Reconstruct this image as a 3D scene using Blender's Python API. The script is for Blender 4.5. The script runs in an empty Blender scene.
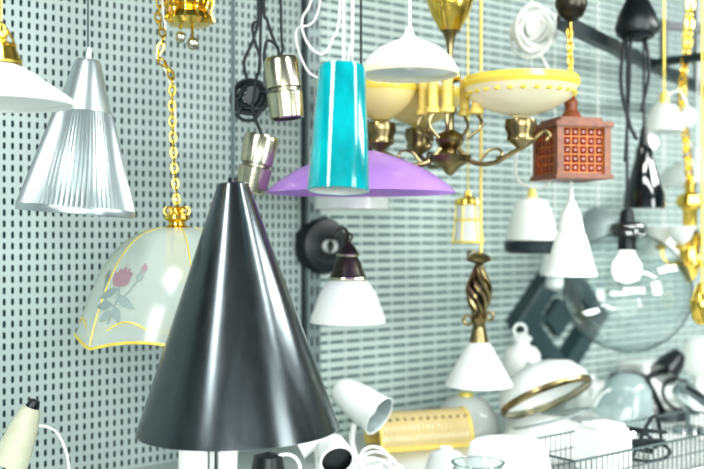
import bpy, bmesh, math, random
from mathutils import Vector, Matrix, Euler
random.seed(4)
scene=bpy.context.scene
F=978.0; EYE=1.5; CEIL=2.6; TOP=0.88
try:
    scene.view_settings.view_transform='Standard'
    scene.view_settings.exposure=0.0
    scene.view_settings.look='Medium High Contrast'
except Exception: pass

def W(px,py,d): return Vector(((px-352)/F*d, d, EYE-(py-234.5)/F*d))
WALLROT=math.atan2(.6,.8)
T=Vector((.8,.6,0)); N=Vector((.6,-.8,0)); P0=Vector((-.864,2.4,0))
def walld(px): return 3.048/(1-.75*(px-352)/F)

# ---------------- materials ----------------
def newmat(name):
    m=bpy.data.materials.new(name); m.use_nodes=True
    nt=m.node_tree; nt.nodes.clear()
    out=nt.nodes.new('ShaderNodeOutputMaterial')
    return m,nt,out
def pm(name,col,rough=.5,metal=0.0,var=.06,coat=0.0,scale=30,bump=0.0,spec=.5,trans=0.0,rvar=0.0,stretch=None):
    m,nt,out=newmat(name)
    b=nt.nodes.new('ShaderNodeBsdfPrincipled')
    no=nt.nodes.new('ShaderNodeTexNoise'); no.inputs['Scale'].default_value=scale; no.inputs['Detail'].default_value=3
    tc=nt.nodes.new('ShaderNodeTexCoord')
    if stretch:
        mp=nt.nodes.new('ShaderNodeMapping'); mp.inputs['Scale'].default_value=stretch
        nt.links.new(tc.outputs['Object'],mp.inputs['Vector']); nt.links.new(mp.outputs[0],no.inputs['Vector'])
    else: nt.links.new(tc.outputs['Object'],no.inputs['Vector'])
    r=nt.nodes.new('ShaderNodeValToRGB')
    r.color_ramp.elements[0].position=.3; r.color_ramp.elements[1].position=.7
    r.color_ramp.elements[0].color=tuple(max(0,c*(1-var)) for c in col)+(1,)
    r.color_ramp.elements[1].color=tuple(min(1,c*(1+var)) for c in col)+(1,)
    nt.links.new(no.outputs['Fac'],r.inputs['Fac']); nt.links.new(r.outputs['Color'],b.inputs['Base Color'])
    b.inputs['Roughness'].default_value=rough; b.inputs['Metallic'].default_value=metal
    if rvar:
        q=nt.nodes.new('ShaderNodeMath'); q.operation='MULTIPLY_ADD'; q.inputs[1].default_value=rvar; q.inputs[2].default_value=rough-rvar/2
        nt.links.new(no.outputs['Fac'],q.inputs[0]); nt.links.new(q.outputs[0],b.inputs['Roughness'])
    b.inputs['Coat Weight'].default_value=coat; b.inputs['Specular IOR Level'].default_value=spec
    b.inputs['Transmission Weight'].default_value=trans
    if bump:
        bp=nt.nodes.new('ShaderNodeBump'); bp.inputs['Strength'].default_value=bump; bp.inputs['Distance'].default_value=.003
        nt.links.new(no.outputs['Fac'],bp.inputs['Height']); nt.links.new(bp.outputs['Normal'],b.inputs['Normal'])
    nt.links.new(b.outputs['BSDF'],out.inputs['Surface'])
    return m
def facing_refl(nt,base,gain,power=5):
    n=nt.nodes.new; L=nt.links.new
    lw=n('ShaderNodeLayerWeight'); lw.inputs['Blend'].default_value=.5
    pw=n('ShaderNodeMath'); pw.operation='POWER'; pw.inputs[1].default_value=power; L(lw.outputs['Facing'],pw.inputs[0])
    ad=n('ShaderNodeMath'); ad.operation='MULTIPLY_ADD'; ad.inputs[1].default_value=gain; ad.inputs[2].default_value=base; ad.use_clamp=True
    L(pw.outputs[0],ad.inputs[0]); return ad.outputs[0],pw.outputs[0]
def translucent(name,col,tr=.5,alpha=0.0,rough=.15,em=0.0):
    m,nt,out=newmat(name); c=tuple(col)+(1,)
    n=nt.nodes.new; L=nt.links.new
    d=n('ShaderNodeBsdfDiffuse'); d.inputs['Color'].default_value=c
    t=n('ShaderNodeBsdfTranslucent'); t.inputs['Color'].default_value=c
    m1=n('ShaderNodeMixShader'); m1.inputs[0].default_value=tr; L(d.outputs[0],m1.inputs[1]); L(t.outputs[0],m1.inputs[2])
    tp=n('ShaderNodeBsdfTransparent'); tp.inputs['Color'].default_value=tuple(.5+.5*x for x in col)+(1,)
    m2=n('ShaderNodeMixShader'); m2.inputs[0].default_value=alpha; L(m1.outputs[0],m2.inputs[1]); L(tp.outputs[0],m2.inputs[2])
    g=n('ShaderNodeBsdfGlossy'); g.inputs['Roughness'].default_value=rough
    fac,_=facing_refl(nt,.05,.5)
    m3=n('ShaderNodeMixShader'); L(fac,m3.inputs[0]); L(m2.outputs[0],m3.inputs[1]); L(g.outputs[0],m3.inputs[2])
    if em:
        e=n('ShaderNodeEmission'); e.inputs[0].default_value=c; e.inputs[1].default_value=em
        a=n('ShaderNodeAddShader'); L(m3.outputs[0],a.inputs[0]); L(e.outputs[0],a.inputs[1]); L(a.outputs[0],out.inputs['Surface'])
    else: L(m3.outputs[0],out.inputs['Surface'])
    return m
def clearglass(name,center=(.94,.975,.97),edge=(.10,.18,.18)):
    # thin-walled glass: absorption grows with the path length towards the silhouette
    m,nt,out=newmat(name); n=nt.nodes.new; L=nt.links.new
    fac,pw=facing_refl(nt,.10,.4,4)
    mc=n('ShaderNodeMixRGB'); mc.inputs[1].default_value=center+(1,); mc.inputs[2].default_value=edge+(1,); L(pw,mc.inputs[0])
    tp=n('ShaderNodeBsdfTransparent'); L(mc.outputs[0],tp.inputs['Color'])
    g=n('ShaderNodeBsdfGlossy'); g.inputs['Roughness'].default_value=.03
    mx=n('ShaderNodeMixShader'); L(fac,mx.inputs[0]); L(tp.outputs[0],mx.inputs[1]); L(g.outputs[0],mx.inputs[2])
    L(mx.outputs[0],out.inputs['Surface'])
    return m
def slotmat(name,cx,cz,sw,sh,base,dark):
    m,nt,out=newmat(name); n=nt.nodes.new; L=nt.links.new
    tc=n('ShaderNodeTexCoord'); sp=n('ShaderNodeSeparateXYZ'); L(tc.outputs['Object'],sp.inputs[0])
    def M(op,a,b=None):
        q=n('ShaderNodeMath'); q.operation=op
        for i,v in enumerate((a,b)):
            if v is None: continue
            if isinstance(v,(int,float)): q.inputs[i].default_value=v
            else: L(v,q.inputs[i])
        return q.outputs[0]
    def dist(axis,p):
        f=M('FRACT',M('DIVIDE',axis,p)); return M('MULTIPLY',M('ABSOLUTE',M('SUBTRACT',f,.5)),p)
    dx=dist(sp.outputs['X'],cx); dz=dist(sp.outputs['Z'],cz)
    r=min(sw,sh)/2
    qx=M('MAXIMUM',M('SUBTRACT',dx,sw/2-r),0.0); qz=M('MAXIMUM',M('SUBTRACT',dz,sh/2-r),0.0)
    ln=M('SQRT',M('ADD',M('MULTIPLY',qx,qx),M('MULTIPLY',qz,qz)))
    hole=M('LESS_THAN',ln,r)
    no=n('ShaderNodeTexNoise'); no.inputs['Scale'].default_value=2.5; L(tc.outputs['Object'],no.inputs['Vector'])
    cr=n('ShaderNodeMixRGB'); cr.inputs[1].default_value=tuple(x*.93 for x in base)+(1,); cr.inputs[2].default_value=tuple(base)+(1,)
    L(no.outputs['Fac'],cr.inputs[0])
    mx=n('ShaderNodeMixRGB'); L(hole,mx.inputs[0]); L(cr.outputs[0],mx.inputs[1]); mx.inputs[2].default_value=tuple(dark)+(1,)
    b=n('ShaderNodeBsdfPrincipled'); L(mx.outputs[0],b.inputs['Base Color']); b.inputs['Roughness'].default_value=.5
    sm=M('MULTIPLY',M('SUBTRACT',1.0,hole),.4); L(sm,b.inputs['Specular IOR Level'])
    L(b.outputs[0],out.inputs['Surface']); return m

PERF=slotmat('perforated_steel',.0205,.0275,.0068,.0172,(.385,.46,.445),(.008,.022,.026))
STRIPE=slotmat('slotted_steel',.062,.0275,.056,.0088,(.51,.60,.575),(.08,.135,.135))
PLASTER=pm('white_plaster',(.78,.82,.81),.8,var=.03,scale=4)
CEILM=pm('darkened_ceiling',(.10,.115,.12),.8,var=.03,scale=4)  # unseen ceiling, darkened to cut its reflection in the black cone
FLOORM=pm('grey_floor',(.22,.25,.25),.6,scale=5)
BLACK=pm('black_brushed_enamel',(.105,.12,.127),.21,metal=.95,var=.08,rvar=.06,stretch=(1,1,.12),scale=70)
BLK=pm('black_plastic',(.008,.012,.014),.35)
BGLOSS=pm('black_gloss_glass',(.006,.01,.012),.08,coat=1)
CORDB=pm('black_cord',(.012,.02,.022),.6)
CORDG=pm('grey_cord',(.06,.09,.09),.5)
CORDW=pm('white_cord',(.85,.88,.85),.5)
WHITE=pm('white_enamel',(.84,.87,.85),.3,var=.02)
WGLASS=translucent('opal_glass',(.90,.93,.91),.4)
BULB=translucent('opal_bulb',(1,.99,.95),.4,em=.8)
CREAM=translucent('cream_glass',(.95,.91,.70),.4)
YELGL=translucent('yellow_glass',(.95,.80,.16),.4)
PALEY=translucent('pale_yellow_glass',(.96,.86,.44),.4)
CREAMP=pm('cream_plastic',(.55,.56,.43),.4)
YELP=pm('yellow_plastic',(.88,.70,.20),.45)
SILVER=pm('silver_lacquer',(.44,.50,.51),.34,metal=.8,var=.03)
NICKEL=pm('warm_nickel',(.56,.54,.42),.22,metal=1)
NICKELD=pm('nickel_dark',(.30,.28,.22),.3,metal=1)
GOLD=pm('polished_brass',(.86,.62,.14),.2,metal=1,var=.15)
GOLDY=pm('yellow_brass',(.92,.74,.15),.4,metal=.4,var=.12)
BRASSD=pm('aged_brass',(.26,.21,.11),.28,metal=1,var=.3)
BRONZE=pm('dark_bronze',(.06,.055,.045),.3,metal=.8,var=.3)
TEAL=pm('teal_glass',(.0,.29,.32),.12,coat=.6,var=.28,scale=26,stretch=(1,1,.5))
PURP=translucent('purple_glass',(.70,.45,.90),.55,alpha=.28)
GLASS=clearglass('clear_glass')
PLAST=translucent('clear_plastic',(.7,.8,.8),.3,alpha=.65)
FROST=translucent('frosted_glass',(.76,.84,.80),.4,alpha=.34)
PINK=pm('rose_enamel',(.38,.25,.29),.6)
LEAF=pm('leaf_enamel',(.28,.35,.34),.6)
WOOD=pm('orange_brown_wood',(.21,.065,.027),.35,var=.3,scale=60)
WOODL=pm('orange_lattice_wood',(.58,.20,.055),.4,var=.15,scale=60)
AMBER=pm('red_amber_glass',(.21,.026,.006),.25,coat=.25,var=.3)
CHROME=pm('chrome',(.62,.68,.68),.12,metal=1)
STEELD=pm('dark_steel',(.02,.032,.036),.4)
DIAM=pm('grey_lacquer',(.035,.065,.07),.4)
GREYS=pm('grey_metal',(.30,.36,.36),.45,metal=.3)
POSTM=pm('post_metal',(.20,.25,.25),.4,metal=.3)
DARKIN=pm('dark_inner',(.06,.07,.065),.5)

# ---------------- builder ----------------
def catmull(p,n=8):
    p=[Vector(q) for q in p]
    if len(p)<3: return p
    q=[2*p[0]-p[1]]+p+[2*p[-1]-p[-2]]; o=[]
    for i in range(1,len(q)-2):
        for j in range(n):
            t=j/n; a,b,c,d=q[i-1],q[i],q[i+1],q[i+2]
            o.append(.5*((2*b)+(c-a)*t+(2*a-5*b+4*c-d)*t*t+(3*b-a-3*c+d)*t**3))
    o.append(p[-1]); return o
def R(x=0,y=0,z=0): return Euler((math.radians(x),math.radians(y),math.radians(z))).to_matrix()
I3=Matrix.Identity(3)
class B:
    def __init__(s,name,px,py,d,k=None,loc=None,rz=0):
        s.name=name; s.loc=W(px,py,d) if loc is None else Vector(loc)
        s.k=(d/F) if k is None else k
        s.bm=bmesh.new(); s.mats=[]; s.rz=rz; s.rot=I3.copy()
    def mi(s,m):
        if m not in s.mats: s.mats.append(m)
        return s.mats.index(m)
    def grid(s,rows,mat,wrap=True,wrapv=False):
        i=s.mi(mat); vr=[[s.bm.verts.new((s.rot@Vector(p))*s.k) for p in r] for r in rows]
        nr=len(vr); nc=len(vr[0])
        for a in range(nr if wrapv else nr-1):
            for b in range(nc if wrap else nc-1):
                f=[vr[a][b],vr[a][(b+1)%nc],vr[(a+1)%nr][(b+1)%nc],vr[(a+1)%nr][b]]
                try:
                    q=s.bm.faces.new(f); q.material_index=i; q.smooth=True
                except ValueError: pass
        return vr
    def lathe(s,prof,mat,c=(0,0,0),rot=I3,seg=48,rf=None,closed=False,zf=None):
        c=Vector(c); rows=[]
        for r,z in prof:
            row=[]
            for j in range(seg):
                a=2*math.pi*j/seg; rr=max(r,.02)*(rf(a,z) if rf else 1)
                zz=z+(zf(a,z) if zf else 0)
                row.append(c+rot@Vector((rr*math.cos(a),rr*math.sin(a),zz)))
            rows.append(row)
        s.grid(rows,mat,True,closed); return s
    def shell(s,prof,mat,inner=None,t=1.2,**kw):
        s.lathe(prof,mat,**kw)
        inn=[(max(r-t,.02),z-(t*.5 if i==0 else 0)) for i,(r,z) in enumerate(prof)]
        s.lathe(inn,inner or mat,**kw)
        s.lathe([prof[-1],(prof[-1][0]-t*.5,prof[-1][1]-t*.4),inn[-1]],mat,**kw); return s
    def tube(s,pts,r,mat,seg=8,smooth=True,n=8):
        p=catmull(pts,n) if smooth else [Vector(q) for q in pts]
        rows=[]; up=None
        for i,q in enumerate(p):
            t=(p[min(i+1,len(p)-1)]-p[max(i-1,0)])
            if t.length<1e-6: continue
            t.normalize()
            if up is None:
                up=Vector((0,1,0)) if abs(t.y)<.9 else Vector((1,0,0))
            up=(up-t*up.dot(t)).normalized(); sd=t.cross(up)
            rad=r(i/(len(p)-1)) if callable(r) else r
            rows.append([q+up*rad*math.cos(2*math.pi*j/seg)+sd*rad*math.sin(2*math.pi*j/seg) for j in range(seg)])
        s.grid(rows,mat)
        i=s.mi(mat)
        for rr in (rows[0],rows[-1]):
            vs=[s.bm.verts.new((s.rot@v)*s.k) for v in rr]
            try: f=s.bm.faces.new(vs); f.material_index=i
            except ValueError: pass
        return s
    def box(s,c,size,mat,rot=I3,bev=.0):
        t=bmesh.new(); bmesh.ops.create_cube(t,size=1)
        for v in t.verts: v.co=Vector((v.co.x*size[0],v.co.y*size[1],v.co.z*size[2]))
        if bev: bmesh.ops.bevel(t,geom=list(t.edges),offset=bev,segments=2,affect='EDGES')
        i=s.mi(mat); mp={}
        for v in t.verts: mp[v]=s.bm.verts.new((s.rot@(Vector(c)+rot@v.co))*s.k)
        for f in t.faces:
            q=s.bm.faces.new([mp[v] for v in f.verts]); q.material_index=i; q.smooth=bool(bev)
        t.free(); return s
    def sphere(s,c,r,mat,sz=1,seg=32,rings=16,rot=I3):
        return s.lathe([(r*math.sin(math.pi*j/rings),r*sz*math.cos(math.pi*j/rings)) for j in range(rings+1)],mat,c=c,seg=seg,rot=rot)
    def torus(s,c,R_,r,mat,rot=I3,sx=1,seg=32,ns=8):
        rows=[]
        for j in range(ns):
            b=2*math.pi*j/ns
            rows.append([Vector(c)+rot@Vector(((R_+r*math.cos(b))*math.cos(2*math.pi*i/seg)*sx,(R_+r*math.cos(b))*math.sin(2*math.pi*i/seg),r*math.sin(b))) for i in range(seg)])
        s.grid(rows,mat,True,True); return s
    def poly(s,pts,mat):
        i=s.mi(mat); f=s.bm.faces.new([s.bm.verts.new((s.rot@Vector(p))*s.k) for p in pts]); f.material_index=i; return s
    def chain(s,pts,mat,L=7,w=2.2,r=.7):
        p=catmull(pts,20); acc=0; k=0; step=L*.78; nxt=0
        for i in range(1,len(p)):
            seg=(p[i]-p[i-1]).length
            while acc+seg>=nxt:
                t=(nxt-acc)/max(seg,1e-6); q=p[i-1].lerp(p[i],t); d=(p[i]-p[i-1]).normalized()
                m=d.to_track_quat('X','Z').to_matrix()@R(90*(k%2)+20,0,0)
                s.torus(q,w,r,mat,rot=m,sx=L/2/w,seg=12,ns=6); k+=1; nxt+=step
            acc+=seg
        return s
    def up(s,z0=0,x=0,y=0,r=.9,mat=None):
        zt=(CEIL-s.loc.z)/s.k
        s.tube([(x,y,z0),(x,y,zt)],r,mat or CORDW,smooth=False)
        s.lathe([(0,zt),(9,zt),(9,zt-3),(2,zt-8),(0,zt-8)],mat or CORDW,c=(x,y,0),seg=20); return s
    def done(s):
        bm=s.bm
        bmesh.ops.remove_doubles(bm,verts=bm.verts,dist=1e-6)
        bmesh.ops.recalc_face_normals(bm,faces=bm.faces)
        for e in bm.edges:
            if len(e.link_faces)==2 and e.calc_face_angle(0)>math.radians(38): e.smooth=False
        me=bpy.data.meshes.new(s.name); bm.to_mesh(me); bm.free()
        for m in s.mats: me.materials.append(m)
        o=bpy.data.objects.new(s.name,me); o.location=s.loc; o.rotation_euler=(0,0,s.rz)
        scene.collection.objects.link(o); return o

# ---------------- room ----------------
d=walld(310); Xp=(310-352)/F*d; POST_S=(Xp+.864)/.8
b=B('wall_back',0,0,0,k=1,loc=P0,rz=WALLROT)
s0=-3.0; s1=6.0
b.box(((s0+POST_S)/2,.03,CEIL/2),(POST_S-s0,.06,CEIL),PERF)
b.box(((s1+POST_S)/2,.03,CEIL/2),(s1-POST_S,.06,CEIL),STRIPE)
b.done()
b=B('wall_right',0,0,0,k=1,loc=P0+T*6.03,rz=WALLROT); b.box((0,-3.0,CEIL/2),(.06,6.2,CEIL),PLASTER); b.done()
b=B('floor',0,0,0,k=1,loc=P0,rz=WALLROT); b.box((1.5,-3.0,-.03),(9.2,6.3,.06),FLOORM); b.done()
b=B('ceiling',0,0,0,k=1,loc=P0,rz=WALLROT); b.box((1.5,-3.0,CEIL+.03),(9.2,6.3,.06),CEILM); b.done()
b=B('trim_1',0,0,0,k=1,loc=P0+T*POST_S,rz=WALLROT)
b.box((0,-.012,CEIL/2),(.046,.024,CEIL),POSTM)
for i in range(52):
    for sx in (-.010,.010): b.box((sx,-.0245,.03+i*.05),(.006,.003,.028),STEELD)
b.box((-.027,-.003,CEIL/2),(.010,.006,CEIL),STEELD)
b.done()
# table
b=B('display_table',0,0,0,k=1,loc=P0+N*.5,rz=WALLROT)
b.box((1.7,0,TOP-.02),(5.2,.98,.04),WHITE,bev=.004)
for sx in (-.8,1.0,2.6,4.2):
    for sy in (-.44,.44): b.box((sx,sy,(TOP-.04)/2),(.05,.05,TOP-.04),GREYS)
b.box((1.7,0,.25),(5.1,.92,.03),GREYS)
b.done()

# ---------------- hanging lamps ----------------
b=B('black_cone_pendant_lamp',233,184,1.93)
b.rot=R(0,-1.3,0)
b.shell([(0,1.5),(13,1.2),(15.5,0),(16.3,-3),(100,-242),(101,-245)],BLACK,WHITE,t=1,seg=128)
b.lathe([(5,6),(5,0)],BLK,seg=24); b.lathe([(0,6.2),(5,6)],BLK,seg=24)
b.rot=I3.copy(); b.up(4,0,0,1.9,CORDG)
b.lathe([(0,-170),(14,-170),(14,-215),(20,-240),(0,-250)],WHITE)
b.done()

b=B('pleated_cone_pendant_lamp',88,60,2.1); b.rot=R(0,4.6,0)
b.shell([(0,1),(11,0),(13.5,-4),(27,-52)],SILVER,WHITE,t=1)
b.shell([(27,-52),(28.5,-53),(56.5,-148)],SILVER,WHITE,t=1,seg=288,rf=lambda a,z:1+.018*math.cos(72*a))
b.shell([(57,-147),(58,-150),(57.5,-154)],SILVER,WHITE,t=1.5,seg=64)
b.lathe([(3,12),(4,0)],SILVER); b.rot=I3.copy(); b.up(8,0,0,1.0,CORDG); b.done()

b=B('white_cone_pendant_lamp',1,62,1.72)
b.shell([(0,2),(12,0),(30,-10),(71,-37),(71,-42)],WHITE,WHITE,t=1.2,seg=64)
b.lathe([(0,38),(5,36),(7,28),(5,22),(13,18),(19,4),(21,0),(20,-2)],GOLD)
b.torus((0,0,17),14,1.4,GOLD)
b.tube([(15,0,0),(12,0,22),(0,0,40)],1.4,GOLD); b.tube([(-15,0,0),(-12,0,22),(0,0,40)],1.4,GOLD)
b.up(36,0,0,1.1,GOLD); b.done()

b=B('brass_crown_fixture',189,0,2.32)
b.lathe([(0,18),(10,14),(14,6),(20,2),(22,-6),(17,-10),(21,-14),(23,-20),(20,-25),(8,-27),(0,-28)],GOLD)
for i in range(12):
    a=i*math.pi/6; b.tube([(15*math.cos(a),15*math.sin(a),5),(24*math.cos(a),24*math.sin(a),-2),(22*math.cos(a),22*math.sin(a),-12),(25*math.cos(a),25*math.sin(a),-22)],1.3,GOLD,seg=6,n=4)
b.sphere((-8,-4,-38),5,NICKEL,1.2); b.sphere((4,-2,-44),6,NICKEL,1.1); b.tube([(-8,-4,-30),(-7,-3,-24)],1.5,GOLD); b.tube([(4,-2,-38),(3,0,-24)],1.5,GOLD)
b.up(14,0,0,1.2,GOLD); b.done()

# flower glass pendant
b=B('flower_glass_pendant_lamp',177,225,2.3)
A6=math.radians(20)
def scal(a): return abs(math.cos(3*(a-A6)))
prof=[(12,-2),(26,-4),(42,-9),(56,-18),(69,-32),(80,-50),(90,-72),(98,-94),(103,-112)]
rf=lambda a,z:1-.05*scal(a)
def zf(a,z): return (-8 if z<-100 else -3)*(1-scal(a))+(5 if z<-100 else 1) if z<-90 else 0
b.lathe(prof,FROST,seg=120,rf=rf,zf=zf)
def dome(a,z):
    for (r0,z0),(r1,z1) in zip(prof,prof[1:]):
        if z1<=z<=z0:
            t=(z-z0)/(z1-z0); r=r0+(r1-r0)*t; return Vector((r*rf(a,z)*math.cos(a),r*rf(a,z)*math.sin(a),z))
    r=prof[-1][0]; return Vector((r*rf(a,z)*math.cos(a),r*rf(a,z)*math.sin(a),z))
rim=[]
for j in range(121):
    a=2*math.pi*j/120; rim.append(Vector((103*rf(a,-112)*math.cos(a),103*rf(a,-112)*math.sin(a),-112+zf(a,-112))))
b.tube(rim,1.5,GOLDY,smooth=False)
b.tube([Vector((q.x*.955,q.y*.955,q.z+14+5*math.sin(9*i*2*math.pi/120))) for i,q in enumerate(rim)],.8,GOLDY,smooth=False,seg=6)
for i in range(6):
    a=A6+math.pi/6+i*math.pi/3
    b.tube([dome(a,z)*1.004 for z in (-3,-8,-20,-40,-65,-90,-111)],.7,GOLDY,seg=6)
fa=math.radians(-122)
def fl(x,z,o=1.0):
    a=fa+x/84.; p=dome(a,z); return p+Vector((math.cos(a),math.sin(a),.3))*o
def petal(x,z,ang,L,w,mat,o=1.2):
    ca,sa=math.cos(math.radians(ang)),math.sin(math.radians(ang)); pts=[]
    n=7
    for i in range(n+1):
        t=i/n; wd=w*math.sin(math.pi*t**.8); pts.append((t*L,wd))
    rows=[[fl(x+ca*u-sa*v*q,z+sa*u+ca*v*q,o) for q in (-1,0,1)] for u,v in pts]
    b.grid(rows,mat,wrap=False)
for ang,L,m in ((90,19,PINK),(52,17,PINK),(128,17,PINK),(70,18,PINK),(110,18,PINK)): petal(4,-58,ang,L,5,m,1.2+ang*.004)
for x,z,ang,L in ((4,-60,205,22),(4,-66,330,24),(2,-74,190,18),(4,-76,300,17),(-14,-56,110,12),(22,-54,75,13),(2,-80,230,14)): petal(x,z,ang,L,4,LEAF)
for x,z in ((-19,-52),(26,-46)): petal(x,z,90,10,3.4,PINK)
b.tube([fl(4,-58),fl(5,-71),fl(2,-92)],.8,LEAF,seg=5)
b.tube([fl(4,-76),fl(-10,-68),fl(-17,-54)],.6,LEAF,seg=5); b.tube([fl(4,-72),fl(14,-64),fl(24,-48)],.6,LEAF,seg=5)
b.lathe([(0,20),(4,18),(3,12),(12,10),(13,6),(8,3),(9,0),(17,-3),(0,-3)],GOLD)
b.lathe([(9,0),(9,-50),(6,-60),(0,-60)],GOLD,seg=24)
for i in range(8):
    a=i*math.pi/4; b.torus((9*math.cos(a),9*math.sin(a),14),4,.9,GOLD,rot=R(90,0,45*i),seg=12,ns=6)
    b.tube([(10*math.cos(a),10*math.sin(a),-2),(9.5*math.cos(a),9.5*math.sin(a),-55)],.9,GOLD,seg=5,smooth=False)
zt=(CEIL-b.loc.z)/b.k
b.chain([(0,0,18),(-3,0,60),(-5,0,110),(-6,0,150),(-18,0,168),(-14,0,188),(-19,0,210),(-17,0,240),(-17,0,zt-4)],GOLD,L=10,w=3.2,r=1.05)
b.tube([(0,0,18),(-5,3,60),(-2,3,110),(-10,3,150),(-21,3,170),(-12,2,195),(-15,0,240),(-17,0,zt)],.8,CORDW,seg=6)
b.lathe([(0,zt),(9,zt),(9,zt-3),(2,zt-8),(0,zt-8)],GOLD,c=(-17,0,0),seg=20); b.done()

# spots
b=B('nickel_spot_lamp',281,60,2.3); b.rot=R(0,-6,0)
b.shell([(0,3),(16,2),(18,-2),(18,-28)],NICKEL,NICKEL,t=1)
b.shell([(15,-27),(15,-33)],NICKELD,t=1); b.shell([(17,-33),(18,-34),(17,-58),(16,-59)],NICKEL,DARKIN,t=1.5)
b.lathe([(0,-54),(15,-54)],WHITE); b.rot=I3.copy()
b.box((-16,6,-18),(4,10,18),BLK,bev=1)
b.tube([(-2,0,2),(-4,2,14),(-14,4,20),(-17,3,5),(-16,5,-10)],1.6,CORDB)
b.tube([(-4,4,12),(-14,4,40),(-18,4,70),(-20,4,(CEIL-b.loc.z)/b.k)],1.6,CORDB)
b.tube([(-1,0,2),(2,0,14),(0,2,40),(-3,4,(CEIL-b.loc.z)/b.k)],1.3,CORDB)
b.done()
b=B('nickel_spot_lamp',262,137,2.3); b.rot=R(0,12,0)
b.shell([(0,3),(16,2),(18,-2),(16.5,-27)],NICKEL,NICKEL,t=1)
b.shell([(14,-26),(14,-31)],NICKELD,t=1); b.shell([(16,-31),(17,-32),(15,-56),(14,-57)],NICKEL,DARKIN,t=1.5)
b.lathe([(0,-50),(13,-50)],WHITE); b.rot=I3.copy()
b.tube([(0,0,2),(-6,4,16),(-10,5,30),(-6,5,60),(-2,5,100),(2,6,(CEIL-b.loc.z)/b.k)],1.5,CORDB)
b.done()
b=B('black_cable_coil',250,96,2.46)
for i in range(10):
    b.torus((random.uniform(-3,3),random.uniform(-3,3)+4,random.uniform(-3,3)),9+i*.9,1.5,CORDB,rot=R(90+random.uniform(-25,25),random.uniform(-30,30),0),sx=1.1)
b.tube([(-13,0,-4),(-10,-3,-22),(4,-3,-24),(12,0,-12)],1.8,CORDB)
b.tube([(-8,0,-10),(-14,-3,-20),(-16,-3,-8),(-4,0,2),(14,0,4),(20,0,-4)],1.5,CORDB)
b.box((2,-4,0),(12,8,18),BLK,bev=2,rot=R(0,20,0))
b.tube([(-2,3,12),(-6,2,35),(4,2,60),(8,2,100),(-2,2,(CEIL-b.loc.z)/b.k)],1.6,CORDB)
b.tube([(4,3,12),(10,2,35),(2,2,70),(12,2,100),(6,2,(CEIL-b.loc.z)/b.k)],1.5,CORDB)
b.done()

# teal
b=B('teal_glass_pendant_lamp',342,67,1.75); b.rot=R(-6,1.6,0)
b.shell([(0,2),(19,1.6),(22.5,0),(23.5,-3),(30.5,-121),(30.8,-125)],TEAL,WHITE,t=1.6,seg=64)
b.lathe([(0,-40),(7,-40),(7,-66),(9,-80),(12,-92),(8,-104),(0,-107)],WHITE)
b.lathe([(0,8),(3,7),(5,1)],CHROME,seg=20); b.rot=I3.copy()
b.up(5,1.5,0,1.1,CORDW); b.tube([(5,2,2),(8,2,20),(11,2,60),(12,2,(CEIL-b.loc.z)/b.k)],.9,CORDW)
b.done()

b=B('purple_glass_dish_pendant_lamp',361,150,2.35)
b.shell([(7,0),(22,-3),(45,-11),(68,-22),(86,-34),(95,-43)],PURP,t=1,seg=80)
b.lathe([(0,16),(4,15),(9,4),(12,0),(10,-2)],BLK); b.lathe([(0,-4),(8,-4),(8,-22),(0,-24)],WHITE)
b.sphere((0,0,-30),10,WGLASS)
b.up(14,0,0,1.2,CORDB); b.done()
b=B('white_drum_pendant_lamp',352,176,2.7)
b.shell([(20,0),(34,-4),(37,-26),(37,-33)],WGLASS,t=1); b.lathe([(0,6),(8,4),(20,0)],WHITE); b.up(4,0,0,1,CORDW); b.done()

b=B('opal_dish_pendant_lamp',409,40,2.05)
b.shell([(6,1),(18,-2),(32,-9),(43,-19),(49,-30),(49,-33)],WGLASS,t=1,seg=64)
b.shell([(49.2,-29),(50.2,-32),(49.5,-35)],CREAM,t=2,seg=64)
b.lathe([(0,14),(3,13),(6,4),(10,1),(8,-2)],WHITE); b.sphere((0,0,-20),11,WGLASS)
b.up(12,1,0,1.6,WHITE); b.done()

# chandelier
b=B('brass_chandelier',450,150,2.5)
b.lathe([(0,170),(22,168),(23,150),(18,135),(9,120),(5,112),(3,100),(3,82),(8,80),(10,74),(8,68),(3,66),(3,45),(7,40),(4,34),(4,20),(12,16),(15,10),(12,4),(6,0),(8,-4),(22,-6),(20,-12),(9,-18),(4,-24),(0,-26)],BRASSD)
b.lathe([(22.6,168),(24,150),(18.8,135),(9.8,119)],GOLD); b.lathe([(10.5,75),(11,72),(10,69)],GOLD)
b.lathe([(3.6,66),(3.6,46)],GOLDY)
for ang,bowlR in ((-15,56),(112,46),(170,36)):
    m=R(0,0,ang)
    b.tube([m@Vector(p) for p in ((6,0,4),(22,0,-12),(42,0,-14),(62,0,-4),(80,0,6),(92,0,16),(98,0,12),(95,0,7))],lambda t:2.8-1.0*t,BRASSD)
    b.tube([m@Vector(p) for p in ((30,0,-12),(38,0,-2),(48,0,0),(52,0,-6),(46,0,-9))],1.5,BRASSD)
    c=m@Vector((70,0,0))
    b.lathe([(3,0),(14,8),(13,14),(16,20),(15,28),(8,30),(0,30)],BRASSD,c=c)
    cm=CREAM if ang<0 else PALEY
    b.shell([(10,32),(bowlR*.55,38),(bowlR*.85,48),(bowlR,60),(bowlR*.99,66)],cm,t=1.2,c=c,seg=64)
    b.shell([(bowlR*.99,59),(bowlR*1.03,63),(bowlR*1.0,69)],YELGL,t=3,c=c,seg=64)
    if ang<0:
        for i in range(26):
            a=2*math.pi*i/26; b.sphere(c+Vector((bowlR*.93*math.cos(a),bowlR*.93*math.sin(a),53)),3.0,YELGL,.6,seg=10,rings=6)
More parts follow.
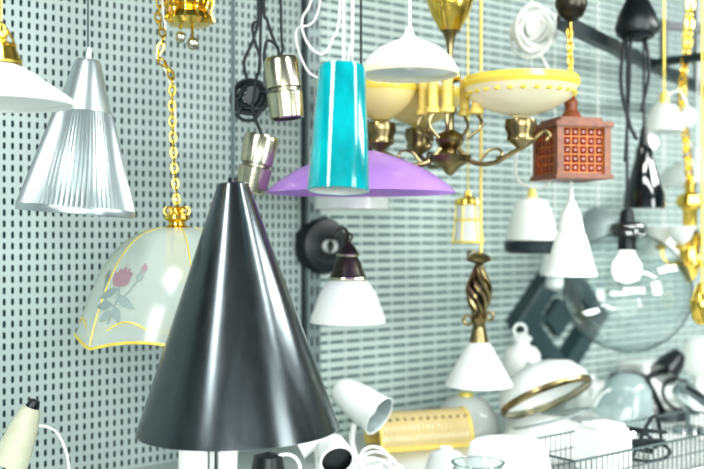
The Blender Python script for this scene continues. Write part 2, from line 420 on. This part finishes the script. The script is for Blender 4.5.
for x,y in ((-18,-12),(-4,-16),(16,12),(26,-6),(-26,8)):
    b.lathe([(0,72),(5,72),(5,42),(7,40),(7,36),(0,34)],YELP,c=(x,y,0),seg=20)
    b.tube([(x,y,36),(x*1.2,y,24),(x*.6,y*.6,10)],1.6,BRASSD)
b.up(150,0,0,2,GOLD); b.done()

# wood + amber box lamp
b=B('amber_glass_box_pendant_lamp',571,152,2.6); m=R(0,0,14)
b.box((0,0,0),(46,46,46),AMBER,rot=m)
b.box((0,0,25),(62,62,6),WOOD,rot=m,bev=1.2); b.box((0,0,-26),(62,62,5),WOOD,rot=m,bev=1.2)
b.box((0,0,30),(46,46,5),WOOD,rot=m,bev=1)
for sx in (-1,1):
    for sy in (-1,1): b.box(m@Vector((25*sx,25*sy,0)),(7,7,47),WOOD,rot=m)
for side in range(4):
    ms=R(0,0,14+90*side)
    for i in range(5):
        for j in range(5):
            cx=-17+i*8.5; cz=-17.5+j*8.7
            p=[ms@Vector(v) for v in ((cx-3.8,-24,cz-3.9),(cx+3.8,-24,cz-3.9),(cx+3.8,-24,cz+3.9),(cx-3.8,-24,cz+3.9))]
            t=[ms@Vector(v) for v in ((cx-1.5,-26.5,cz-1.5),(cx+1.5,-26.5,cz-1.5),(cx+1.5,-26.5,cz+1.5),(cx-1.5,-26.5,cz+1.5))]
            b.poly(t,AMBER)
            for q in range(4): b.poly([p[q],p[(q+1)%4],t[(q+1)%4],t[q]],AMBER)
    for i in range(6): b.box(ms@Vector((-21.2+i*8.5,-24.5,0)),(1.2,2.5,44),WOODL,rot=ms)
    for i in range(6): b.box(ms@Vector((0,-24.5,-21.8+i*8.7)),(44,2.5,1.2),WOODL,rot=ms)
b.lathe([(0,70),(4,68),(3,56),(7,50),(6,42),(10,36),(12,32),(0,32)],WOOD)
b.chain([(0,0,70),(-1,0,100),(-2,0,132)],GOLD,L=9,w=3,r=1.0)
b.tube([(0,0,66),(0,0,134)],1.2,GOLD,smooth=False)
b.lathe([(0,165),(15,160),(16,146),(12,136),(5,131),(0,130)],BRONZE); b.up(160,0,0,1.2,BRONZE); b.done()
b=B('white_cable_coil',532,30,2.78)
for i in range(16):
    b.torus((random.uniform(-4,4),random.uniform(-6,6),random.uniform(-6,6)),18+random.uniform(-5,6),1.9,CORDW,rot=R(90+random.uniform(-25,25),random.uniform(-40,40),random.uniform(-40,40)),sx=.95)
b.torus((0,-3,2),5,8,CORDW,rot=R(90,0,0),sx=.7)
b.up(18,0,0,1.3,CORDW); b.tube([(6,0,-20),(16,0,-44),(-10,0,-60),(-8,0,-90),(-16,0,-120)],1.3,CORDW)
b.tube([(-16,0,-120),(-14,0,-150),(8,0,-158),(18,0,-150),(0,0,-145)],1.3,CORDW)
b.done()

b=B('brass_lantern_pendant_lamp',468,196,2.78)
b.lathe([(0,6),(3,5),(4,0),(13,-4),(14,-8),(13,-9)],GOLD); b.shell([(11,-8),(12,-22),(14,-38),(15,-46)],WGLASS,t=1)
b.torus((0,0,-24),13,1.2,GOLDY); b.torus((0,0,-46),15.5,1.3,GOLDY); b.sphere((-8,-6,-6),4,GOLDY)
for i in range(6):
    a=i*math.pi/3; b.tube([(12*math.cos(a),12*math.sin(a),-8),(13*math.cos(a),13*math.sin(a),-24),(15.5*math.cos(a),15.5*math.sin(a),-46)],.6,GOLDY,seg=5)
b.up(4,0,0,.8,GOLDY); b.done()
b=B('twisted_bronze_pendant_lamp',479,254,2.66)
b.lathe([(0,2),(8,0),(13,-4),(12,-7),(4,-10),(3,-14)],BRASSD)
for i in range(8):
    a0=i*math.pi/4
    b.tube([(r*math.cos(a0+t),r*math.sin(a0+t),z) for r,z,t in ((3,-12,0),(6,-20,.5),(11,-32,1.2),(11,-42,1.9),(7,-54,2.5),(4,-60,3))],2.3,BRASSD,seg=6)
b.sphere((0,0,-36),9,BRONZE,1.6)
b.lathe([(4,-58),(9,-64),(6,-70),(7,-76),(9,-84),(10,-90)],BRASSD)
b.torus((-11,0,-66),4.5,1.8,BRASSD,rot=R(90,0,0)); b.torus((11,0,-62),3.5,1.5,BRASSD,rot=R(90,0,0))
b.torus((-7,0,-1),4,1.2,BRASSD,rot=R(90,0,0))
b.shell([(8,-86),(13,-92),(24,-112),(33,-128),(34,-131)],WGLASS,t=1,seg=56)
b.up(0,2,0,1.6,YELP); b.done()

b=B('opal_bell_wall_lamp',348,240,2.55)
b.lathe([(0,2),(3,0),(4,-4),(8,-8),(11,-14),(9,-16),(13,-22),(15,-30),(19,-38),(17,-40),(0,-40)],BRONZE)
b.lathe([(11.5,-14),(12,-15),(11,-16.5)],NICKEL); b.lathe([(19.3,-37),(19.8,-38.5),(19,-40)],NICKEL)
b.shell([(15,-38),(21,-42),(28,-52),(33,-66),(37,-76),(38,-82)],WGLASS,t=1.2,seg=56)
b.torus((0,0,3),4,1.2,BRONZE,rot=R(90,0,0))
tw=(walld(340)-2.55)/b.k
b.tube([(0,0,1),(-2,12,10),(-8,40,12),(-16,tw*.75,4),(-22,tw*.93,0)],1.6,BRONZE)
b.done()
dw=walld(318); pl=W(318,246,dw)
b=B('round_wall_lamp',0,0,0,k=1,loc=pl+N*.001,rz=WALLROT); m=R(90,0,0)
b.lathe([(0,.05),(.05,.05),(.078,.045),(.085,.035),(.085,0)],BLK,rot=m,seg=64)
b.lathe([(0,.075),(.010,.075),(.012,.05)],WHITE,rot=m,seg=24); b.torus((0,-.048,0),.05,.003,STEELD,rot=m)
b.done()

# right hand group
b=B('white_bell_pendant_lamp',571,207,2.6)
b.lathe([(0,20),(2,19),(3,8),(5,3),(7,0),(10,-8),(13,-22),(12,-24),(0,-24)],WHITE)
b.shell([(10,-22),(15,-28),(19,-42),(22,-56),(26,-66),(26,-69)],WHITE,WHITE,t=1)
b.torus((0,0,-24),12.5,1.1,WHITE); b.tube([(0,0,18),(0,0,26)],1.2,CORDW,smooth=False); b.done()
b=B('white_dome_pendant_lamp',532,198,3.02)
b.shell([(4,1),(14,-2),(19,-12),(23,-28),(27,-42)],WHITE,DARKIN,t=1); b.shell([(26,-42),(28,-45),(27,-53),(24,-55)],STEELD,CREAM,t=1)
b.lathe([(0,10),(3,9),(5,0)],GOLDY); b.up(8,0,0,.8,CORDW)
b.done()
b=B('small_opal_pendant_lamp',555,235,3.25)
b.shell([(4,1),(9,-4),(12,-20),(15,-36),(15,-40)],WHITE,t=1); b.lathe([(0,-38),(8,-38),(9,-52),(0,-56)],WHITE); b.up(0,0,0,.8,CORDW); b.done()

# glass globe
b=B('clear_glass_globe_pendant_lamp',627,292,2.92)
pr=[(63*math.sin(math.pi*j/40),60*math.cos(math.pi*j/40)) for j in range(4,41)]
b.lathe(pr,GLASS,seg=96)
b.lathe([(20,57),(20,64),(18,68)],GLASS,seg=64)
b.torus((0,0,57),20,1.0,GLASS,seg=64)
b.lathe([(0,84),(6,82),(8,70),(16,68),(18,60),(16,56),(9,54),(9,42),(0,42)],BLK)
b.lathe([(7,42),(8,38),(14,28),(14.5,20),(11,12),(0,8)],BULB)
b.up(82,0,0,1.5,CORDB); b.done()

dd=walld(553); b=B('diamond_wall_lamp',0,0,0,k=1,loc=W(553,317,dd)+N*.03,rz=WALLROT)
rows=[]
for R1,y in ((.25,.028),(.25,-.03),(.235,-.036),(.155,-.036),(.15,-.03),(.15,.028)):
    rows.append([Vector((R1*math.cos(math.pi/2*i),y,R1*math.sin(math.pi/2*i))) for i in range(4)])
b.grid(rows,DIAM,True,True)
b.box((0,.01,0),(.10,.03,.10),DIAM,rot=R(0,45,0)); b.box((.1,.01,0),(.11,.02,.03),DIAM); b.box((-.1,.01,0),(.11,.02,.03),DIAM)
b.done()

b=B('black_glass_pendant_lamp',644,146,3.0)
b.shell([(3,1),(8,-2),(9,-12),(14,-30),(20,-48),(21,-62)],BGLOSS,WHITE,t=1); b.lathe([(0,20),(3,18),(5,4),(6,0)],BLK)
b.lathe([(0,-30),(8,-34),(11,-48),(6,-58),(0,-60)],WHITE)
b.up(16,0,0,1.5,CORDB); b.done()
b=B('black_canopy_cable_lamp',637,22,2.8)
b.lathe([(0,26),(10,24),(18,8),(22,-6),(20,-12),(8,-16),(0,-17)],BLK)
b.torus((0,0,-14),14,3,BLK)
b.tube([(-12,0,-10),(-16,0,-60),(-8,0,-100),(0,0,-118)],2.0,CORDB); b.tube([(8,0,-12),(12,0,-50),(4,0,-90)],1.6,CORDB)
b.tube([(-6,0,-12),(-8,0,-70),(-12,0,-140)],1.6,CORDB)
b.up(22,0,0,2,CORDB); b.done()

b=B('opal_globe_cluster_lamp',664,105,3.1)
b.shell([(4,2),(12,-1),(17,-12),(20,-26)],WGLASS,t=1); b.sphere((-14,-4,-38),7,BULB); b.lathe([(0,14),(4,12),(5,0)],GOLDY)
b.sphere((24,0,-12),8,WHITE,1.3); b.tube([(24,0,-2),(16,0,14),(4,0,10)],1,CORDW); b.tube([(-14,-4,-31),(-14,0,-10),(-4,0,4)],1,CORDW); b.up(10,0,0,1,GOLDY); b.done()
b=B('gold_chain_chandelier',690,200,3.15)
b.chain([(0,0,18),(-4,0,60),(-8,0,110),(-2,0,160),(0,0,204)],GOLD,L=12,w=4,r=1.4)
b.tube([(0,2,18),(-6,2,60),(-4,2,110),(-6,2,160),(0,2,204)],1.2,GOLDY)
b.lathe([(0,20),(6,18),(5,8),(12,4),(14,-4),(9,-8),(7,-12),(7,-30),(12,-36),(9,-50),(12,-64),(5,-78),(0,-84)],GOLD)
for i in range(5):
    m=R(0,0,72*i+20)
    b.tube([m@Vector(p) for p in ((6,0,-50),(14,0,-64),(24,0,-60),(28,0,-46))],1.6,GOLD)
    c=m@Vector((28,0,-44)); b.shell([(15,18),(12,14),(8,5),(3,0)],WGLASS,t=1,c=c); b.lathe([(0,0),(7,-2),(3,-6),(0,-6)],GOLD,c=c)
b.up(200,0,0,1.5,GOLD); b.done()
b=B('opal_saucer_pendant_lamp',698,158,3.6)
b.shell([(4,1),(20,-4),(34,-14),(38,-26)],WGLASS,t=1); b.lathe([(0,12),(4,10),(6,0)],WHITE); b.up(8,0,0,1,CORDW); b.done()
b=B('amber_glass_pendant_lamp',702,292,2.7)
b.lathe([(0,10),(5,8),(8,0),(12,-10),(10,-26),(5,-32),(0,-33)],GOLD); b.up(8,0,0,1,GOLDY); b.done()
b=B('white_shade_pendant_lamp',664,226,3.75)
b.shell([(4,1),(10,-3),(22,-22),(25,-30)],WHITE,t=1); b.up(0,0,0,1,CORDW); b.done()
b=B('chrome_bell_pendant_lamp',598,208,3.4)
b.shell([(4,1),(12,-3),(20,-16),(24,-30),(24,-33)],GREYS,WHITE,t=1); b.up(0,0,0,1,CORDW); b.done()

b=B('ceiling_track_rail',0,0,0,k=1,loc=(0,0,0))
def bar(p,q,w,h,mat):
    p=Vector(p);q=Vector(q);v=q-p; m=v.to_track_quat('X','Z').to_matrix(); b.box((p+q)/2,(v.length,w,h),mat,rot=m)
A=W(562,22,2.6); C=Vector((1.5,4.02,A.z)); bar(A,C,.03,.036,STEELD)
bar(Vector((A.x,A.y,A.z)),Vector((A.x,A.y,CEIL)),.015,.015,STEELD); bar(A+(C-A)*.8,Vector(((A+(C-A)*.8).x,(A+(C-A)*.8).y,CEIL)),.015,.015,STEELD)
M1=A+(C-A)*.45; bar(M1,M1+Vector((.25,-.25,.0)),.025,.025,STEELD)
M2=A+(C-A)*.55; bar(M2+Vector((0,0,.16)),M2+Vector((.55,.25,.16)),.02,.03,STEELD); bar(M2,M2+Vector((0,0,.18)),.02,.02,STEELD)
b.done()
b=B('white_cable',318,20,2.5)
zt=(CEIL-b.loc.z)/b.k
b.tube([(0,0,zt),(-4,0,40),(-16,0,0),(-10,0,-24),(4,0,-34),(14,0,-20),(22,0,20),(18,0,zt)],1.2,CORDW)
b.tube([(8,4,zt),(2,4,20),(-22,4,-10),(-12,4,-48),(6,4,-60)],1.0,CORDW); b.done()

# ---------------- things on the table ----------------
def TB(name,px,d,rz=0):
    x=(px-352)/F*d
    return B(name,0,0,0,k=d/F,loc=(x,d,TOP+.001),rz=rz)
b=TB('cream_spot_lamp',14,2.12)
b.lathe([(0,10),(26,10),(28,4),(28,0),(0,0)],CREAMP); b.tube([(0,0,8),(-2,0,30),(-4,0,55)],3,CREAMP)
m=R(0,22,0)
b.shell([(7,58),(10,54),(14,36),(18,4),(18,-2)],CREAMP,WHITE,c=(-2,-4,60),rot=m); b.lathe([(0,66),(5,65),(7,58),(8,56)],BLK,c=(-2,-4,60),rot=m)
b.tube([(16,-4,94),(30,0,94),(44,0,86),(54,0,60),(56,0,20),(60,0,2)],1.3,CORDW); b.tube([(20,-4,122),(22,-4,112)],2,BLK)
b.done()
b=TB('white_table_lamp_base',208,2.3)
b.box((-14,0,31),(28,20,62),WHITE,bev=2); b.box((16,0,31),(26,20,62),WHITE,bev=2); b.tube([(10,-14,0),(10,-14,62)],1.6,STEELD,smooth=False); b.done()
b=TB('white_spot_lamp',358,2.6)
b.lathe([(0,6),(24,6),(26,0),(0,0)],WHITE); b.tube([(0,0,4),(-6,4,24),(-4,0,44)],3,WHITE)
b.shell([(0,28),(10,27),(15,20),(18,0),(20,-26),(21,-28)],WHITE,GREYS,c=(0,0,66),rot=R(-30,-60,0),t=1.5)
b.sphere((8,-7,62),11,WGLASS); b.done()
b=TB('white_clip_spot_lamp',316,2.4)
b.lathe([(0,5),(20,5),(22,0),(0,0)],WHITE); b.tube([(0,0,3),(2,0,20),(0,0,46)],3,WHITE)
b.shell([(0,24),(9,22),(12,12),(17,-18),(18,-20)],WHITE,DARKIN,c=(-2,0,54),rot=R(-10,62,0),t=1.5)
b.shell([(6,12),(14,10),(18,-10),(18,-14)],WHITE,BLK,c=(18,-14,38),rot=R(-60,-30,0),t=3); b.lathe([(0,-8),(15,-8)],BLK,c=(18,-14,38),rot=R(-60,-30,0)); b.tube([(18,-14,34),(16,-8,0)],2.5,WHITE); b.done()
b=TB('black_spot_lamp',268,2.3)
b.shell([(0,42),(14,38),(18,18),(20,0)],BLK,WHITE,c=(0,0,4),t=3); b.lathe([(0,3),(20,3),(20,0),(0,0)],BLK)
b.torus((18,-4,30),14,2,WHITE,rot=R(70,20,0)); b.done()
b=TB('white_cable_bundle',378,2.42)
for i in range(4): b.torus((random.uniform(-3,3),0,14+3*i),22-2*i,1.6,CORDW,rot=R(20*i-10,12*i-10,0))
b.tube([(-20,0,2),(-24,-4,20),(-6,-6,28),(14,-4,18),(26,0,2)],1.6,CORDW); b.done()
b=TB('yellow_ribbed_lamp_shade',419,2.88,rz=math.radians(18))
rows=[]
for i in range(61):
    x=-48+96*i/60; rr=24+(.7 if i%3==0 else 0)
    rows.append([Vector((x,rr*math.cos(math.pi*j/20),4+rr*math.sin(math.pi*j/20)*1.25)) for j in range(21)])
YC=translucent('yellow_cream_shade',(.88,.74,.40),.35)
b.grid(rows,YC,wrap=False)
b.grid([[v*.95+Vector((0,0,.2)) for v in r] for r in (rows[0],rows[60])],YC,wrap=False)
for x in (-48,48): b.tube([Vector((x,24*math.cos(math.pi*j/20),4+30*math.sin(math.pi*j/20))) for j in range(21)],1.8,YELP,smooth=False)
for y in (-24,24): b.box((0,y,2.5),(97,3,5),YELP)
for i in range(12):
    x=-44+8*i; b.sphere((x,-14,28.9),1.6,BRASSD,seg=8,rings=6)
b.done()
b=TB('white_bottle_table_lamp',522,3.08)
b.lathe([(0,0),(17,0),(18,4),(19,66),(18,78),(14,84),(8,86),(7,89),(10,91),(10,94),(4,98),(0,99)],WHITE); b.torus((-2,0,101),6,1.6,WHITE,rot=R(90,0,0)); b.done()
b=TB('ceiling_dish_lamp',546,2.86)
b.lathe([(0,30),(20,28),(38,20),(44,8),(46,2),(46,0),(0,0)],WHITE,seg=64)
m=R(-24,-20,0)
b.shell([(0,34),(20,31),(38,22),(46,10),(48,0)],WHITE,WHITE,c=(0,0,50),rot=m,seg=64); b.shell([(46.5,3),(48.6,1),(48.6,-2),(46.5,-4)],BRASSD,NICKEL,c=(0,0,50),rot=m,seg=64,t=2)
b.lathe([(0,40),(6,39),(8,33)],WHITE,c=(0,0,50),rot=m); b.torus((4,0,28),41,1.3,GREYS,rot=R(-8,-14,0),seg=48); b.done()
b=TB('white_trapezoid_lamp_shade',508,2.22)
b.shell([(34,66),(38,63),(50,4),(50,0)],WHITE,t=1.5,seg=56); b.lathe([(0,67),(34,66)],WHITE,seg=56); b.done()
b=TB('clear_glass_bowl',478,2.02)
b.shell([(24,14),(27,60),(24,68),(26,72)],GLASS,t=1.2) ; b.lathe([(0,0),(16,0),(22,4),(24,14)],GLASS); b.torus((0,0,72),26,1.2,GLASS); b.done()
b=TB('white_square_ceiling_lamp',603,2.56,rz=.5)
b.box((0,0,22),(46,40,44),WHITE,bev=4); b.box((0,0,46),(36,30,5),WHITE,bev=2); b.done()
b=TB('clear_plastic_lamp_cover',622,3.1)
b.shell([(0,48),(12,46),(22,36),(28,16),(31,4)],PLAST,t=1.2,rot=R(6,10,0),c=(0,0,10),seg=20); b.lathe([(0,4),(30,4),(32,0),(0,0)],CHROME)
b.tube([(-30,-8,24),(-20,-12,40),(0,-14,44),(20,-12,34),(30,-10,12)],1.2,CORDW); b.done()
b=TB('black_desk_lamp',664,3.3)
b.lathe([(0,6),(22,6),(24,0),(0,0)],BLK); b.tube([(0,0,4),(-10,0,24),(-16,0,40),(4,0,48)],3.4,BLK)
b.shell([(0,22),(8,20),(12,8),(14,-10)],BLK,WHITE,c=(4,0,50),rot=R(-30,50,0)); b.tube([(-16,0,40),(-34,0,44),(-54,0,42)],3.4,BLK)
b.torus((10,-14,26),16,1.9,BLK,rot=R(60,10,0)); b.tube([(14,0,2),(30,0,24),(42,0,14)],2.8,BLK); b.done()
b=TB('chrome_spot_lamp',688,3.06)
b.lathe([(0,5),(14,5),(16,0),(0,0)],CHROME); b.tube([(0,0,4),(2,0,22)],3,CHROME); b.shell([(0,20),(8,18),(12,0),(13,-12)],CHROME,WHITE,c=(2,0,34),rot=R(20,-50,0)); b.done()
b=TB('white_globe_table_lamp',700,3.6)
b.lathe([(0,0),(14,0),(12,6),(5,12),(4,24),(8,28),(0,29)],WHITE); b.sphere((0,0,46),20,WGLASS); b.done()
b=TB('white_storage_box',648,3.66,rz=.64)
b.box((0,0,18),(54,30,36),WHITE,bev=2); b.box((0,0,37),(58,34,4),WHITE,bev=1.5); b.done()
b=TB('opal_dome_lamp_shade',466,3.1)
b.shell([(8,34),(20,30),(30,16),(34,0)],WGLASS,t=1.2); b.lathe([(0,38),(7,37),(8,33)],GOLDY); b.done()
b=TB('scalloped_opal_lamp_shade',588,3.42)
b.shell([(6,34),(18,30),(27,16),(30,0)],WGLASS,t=1.2,seg=96,rf=lambda a,z:1+.03*math.cos(12*a)); b.lathe([(0,38),(6,37),(7,33)],WHITE); b.done()
b=TB('small_opal_lamp_shade',446,2.5)
b.shell([(6,28),(15,24),(20,12),(22,0)],WGLASS,t=1.2); b.lathe([(0,31),(6,30),(7,27)],WHITE); b.done()

bl=Vector((.524,2.3,TOP+.001)); b=B('wire_basket',0,0,0,k=1,loc=bl,rz=WALLROT)
Lx=.80; Ly=.235; H=.085
WIREM=pm('dark_wire',(.13,.17,.17),.35,metal=.6)
for z,r in ((H,.0032),(H*.5,.0018),(.003,.002)):
    b.tube([(0,0,z),(Lx,0,z),(Lx,Ly,z),(0,Ly,z),(0,0,z)],r,WIREM,smooth=False,seg=6)
n=40
for i in range(n+1):
    x=Lx*i/n
    for y in (0,Ly): b.tube([(x,y,.002),(x,y,H)],.0015,WIREM,smooth=False,seg=5)
    b.tube([(x,0,.003),(x,Ly,.003)],.0012,WIREM,smooth=False,seg=5)
for i in range(1,14):
    for x in (0,Lx): b.tube([(x,Ly*i/14,.002),(x,Ly*i/14,H)],.0014,WIREM,smooth=False,seg=5)
for i in range(5): b.torus((.40+random.uniform(-.02,.02),.12+random.uniform(-.02,.02),.035+.014*i),.05+random.uniform(-.012,.01),.0045,CORDB,rot=R(random.uniform(-16,16),random.uniform(-14,14),0))
b.tube([(.34,.10,.02),(.38,.08,.11),(.45,.10,.125),(.50,.12,.05),(.52,.16,.02)],.005,CORDB)
b.done()

# ---------------- light ----------------
w=bpy.data.worlds.new('World'); scene.world=w; w.use_nodes=True
bg=w.node_tree.nodes['Background']; bg.inputs[0].default_value=(.78,.97,.95,1); bg.inputs[1].default_value=.34
def area(name,loc,sx,sy,e,tgt=None,az=None,col=(.97,1,.975)):
    l=bpy.data.lights.new(name,'AREA'); l.shape='RECTANGLE'; l.size=sx; l.size_y=sy; l.energy=e; l.color=col
    o=bpy.data.objects.new(name,l); o.location=loc
    if tgt: o.rotation_euler=(Vector(tgt)-Vector(loc)).to_track_quat('-Z','Y').to_euler()
    else: o.rotation_euler=(0,0,az)
    scene.collection.objects.link(o)
area('ceiling_light',(-1.15,.45,2.55),2.4,.30,52,az=math.atan2(-.85,-.53))
area('ceiling_light',(1.3,1.45,2.55),2.0,.24,30,az=math.atan2(-.3,.95))
area('ceiling_light',(2.6,2.6,2.55),1.8,.4,66,tgt=(1.8,3.2,1.0))
area('added_soft_light',(.5,-1.9,1.9),3.2,1.0,115,tgt=(.4,2.6,1.4))  # broad key light added behind the camera, no window there
area('added_soft_light',(2.8,.2,1.9),1.0,1.4,46,tgt=(.8,2.8,1.3))  # added light from the right for the right-hand lamps, no window there

cam=bpy.data.cameras.new('Camera'); co=bpy.data.objects.new('Camera',cam); scene.collection.objects.link(co)
co.location=(0,0,EYE); co.rotation_euler=(math.radians(90),0,0)
cam.sensor_width=36; cam.lens=F*36/704; cam.clip_start=.05
cam.dof.use_dof=True; cam.dof.focus_distance=2.05; cam.dof.aperture_fstop=1.8
scene.camera=co
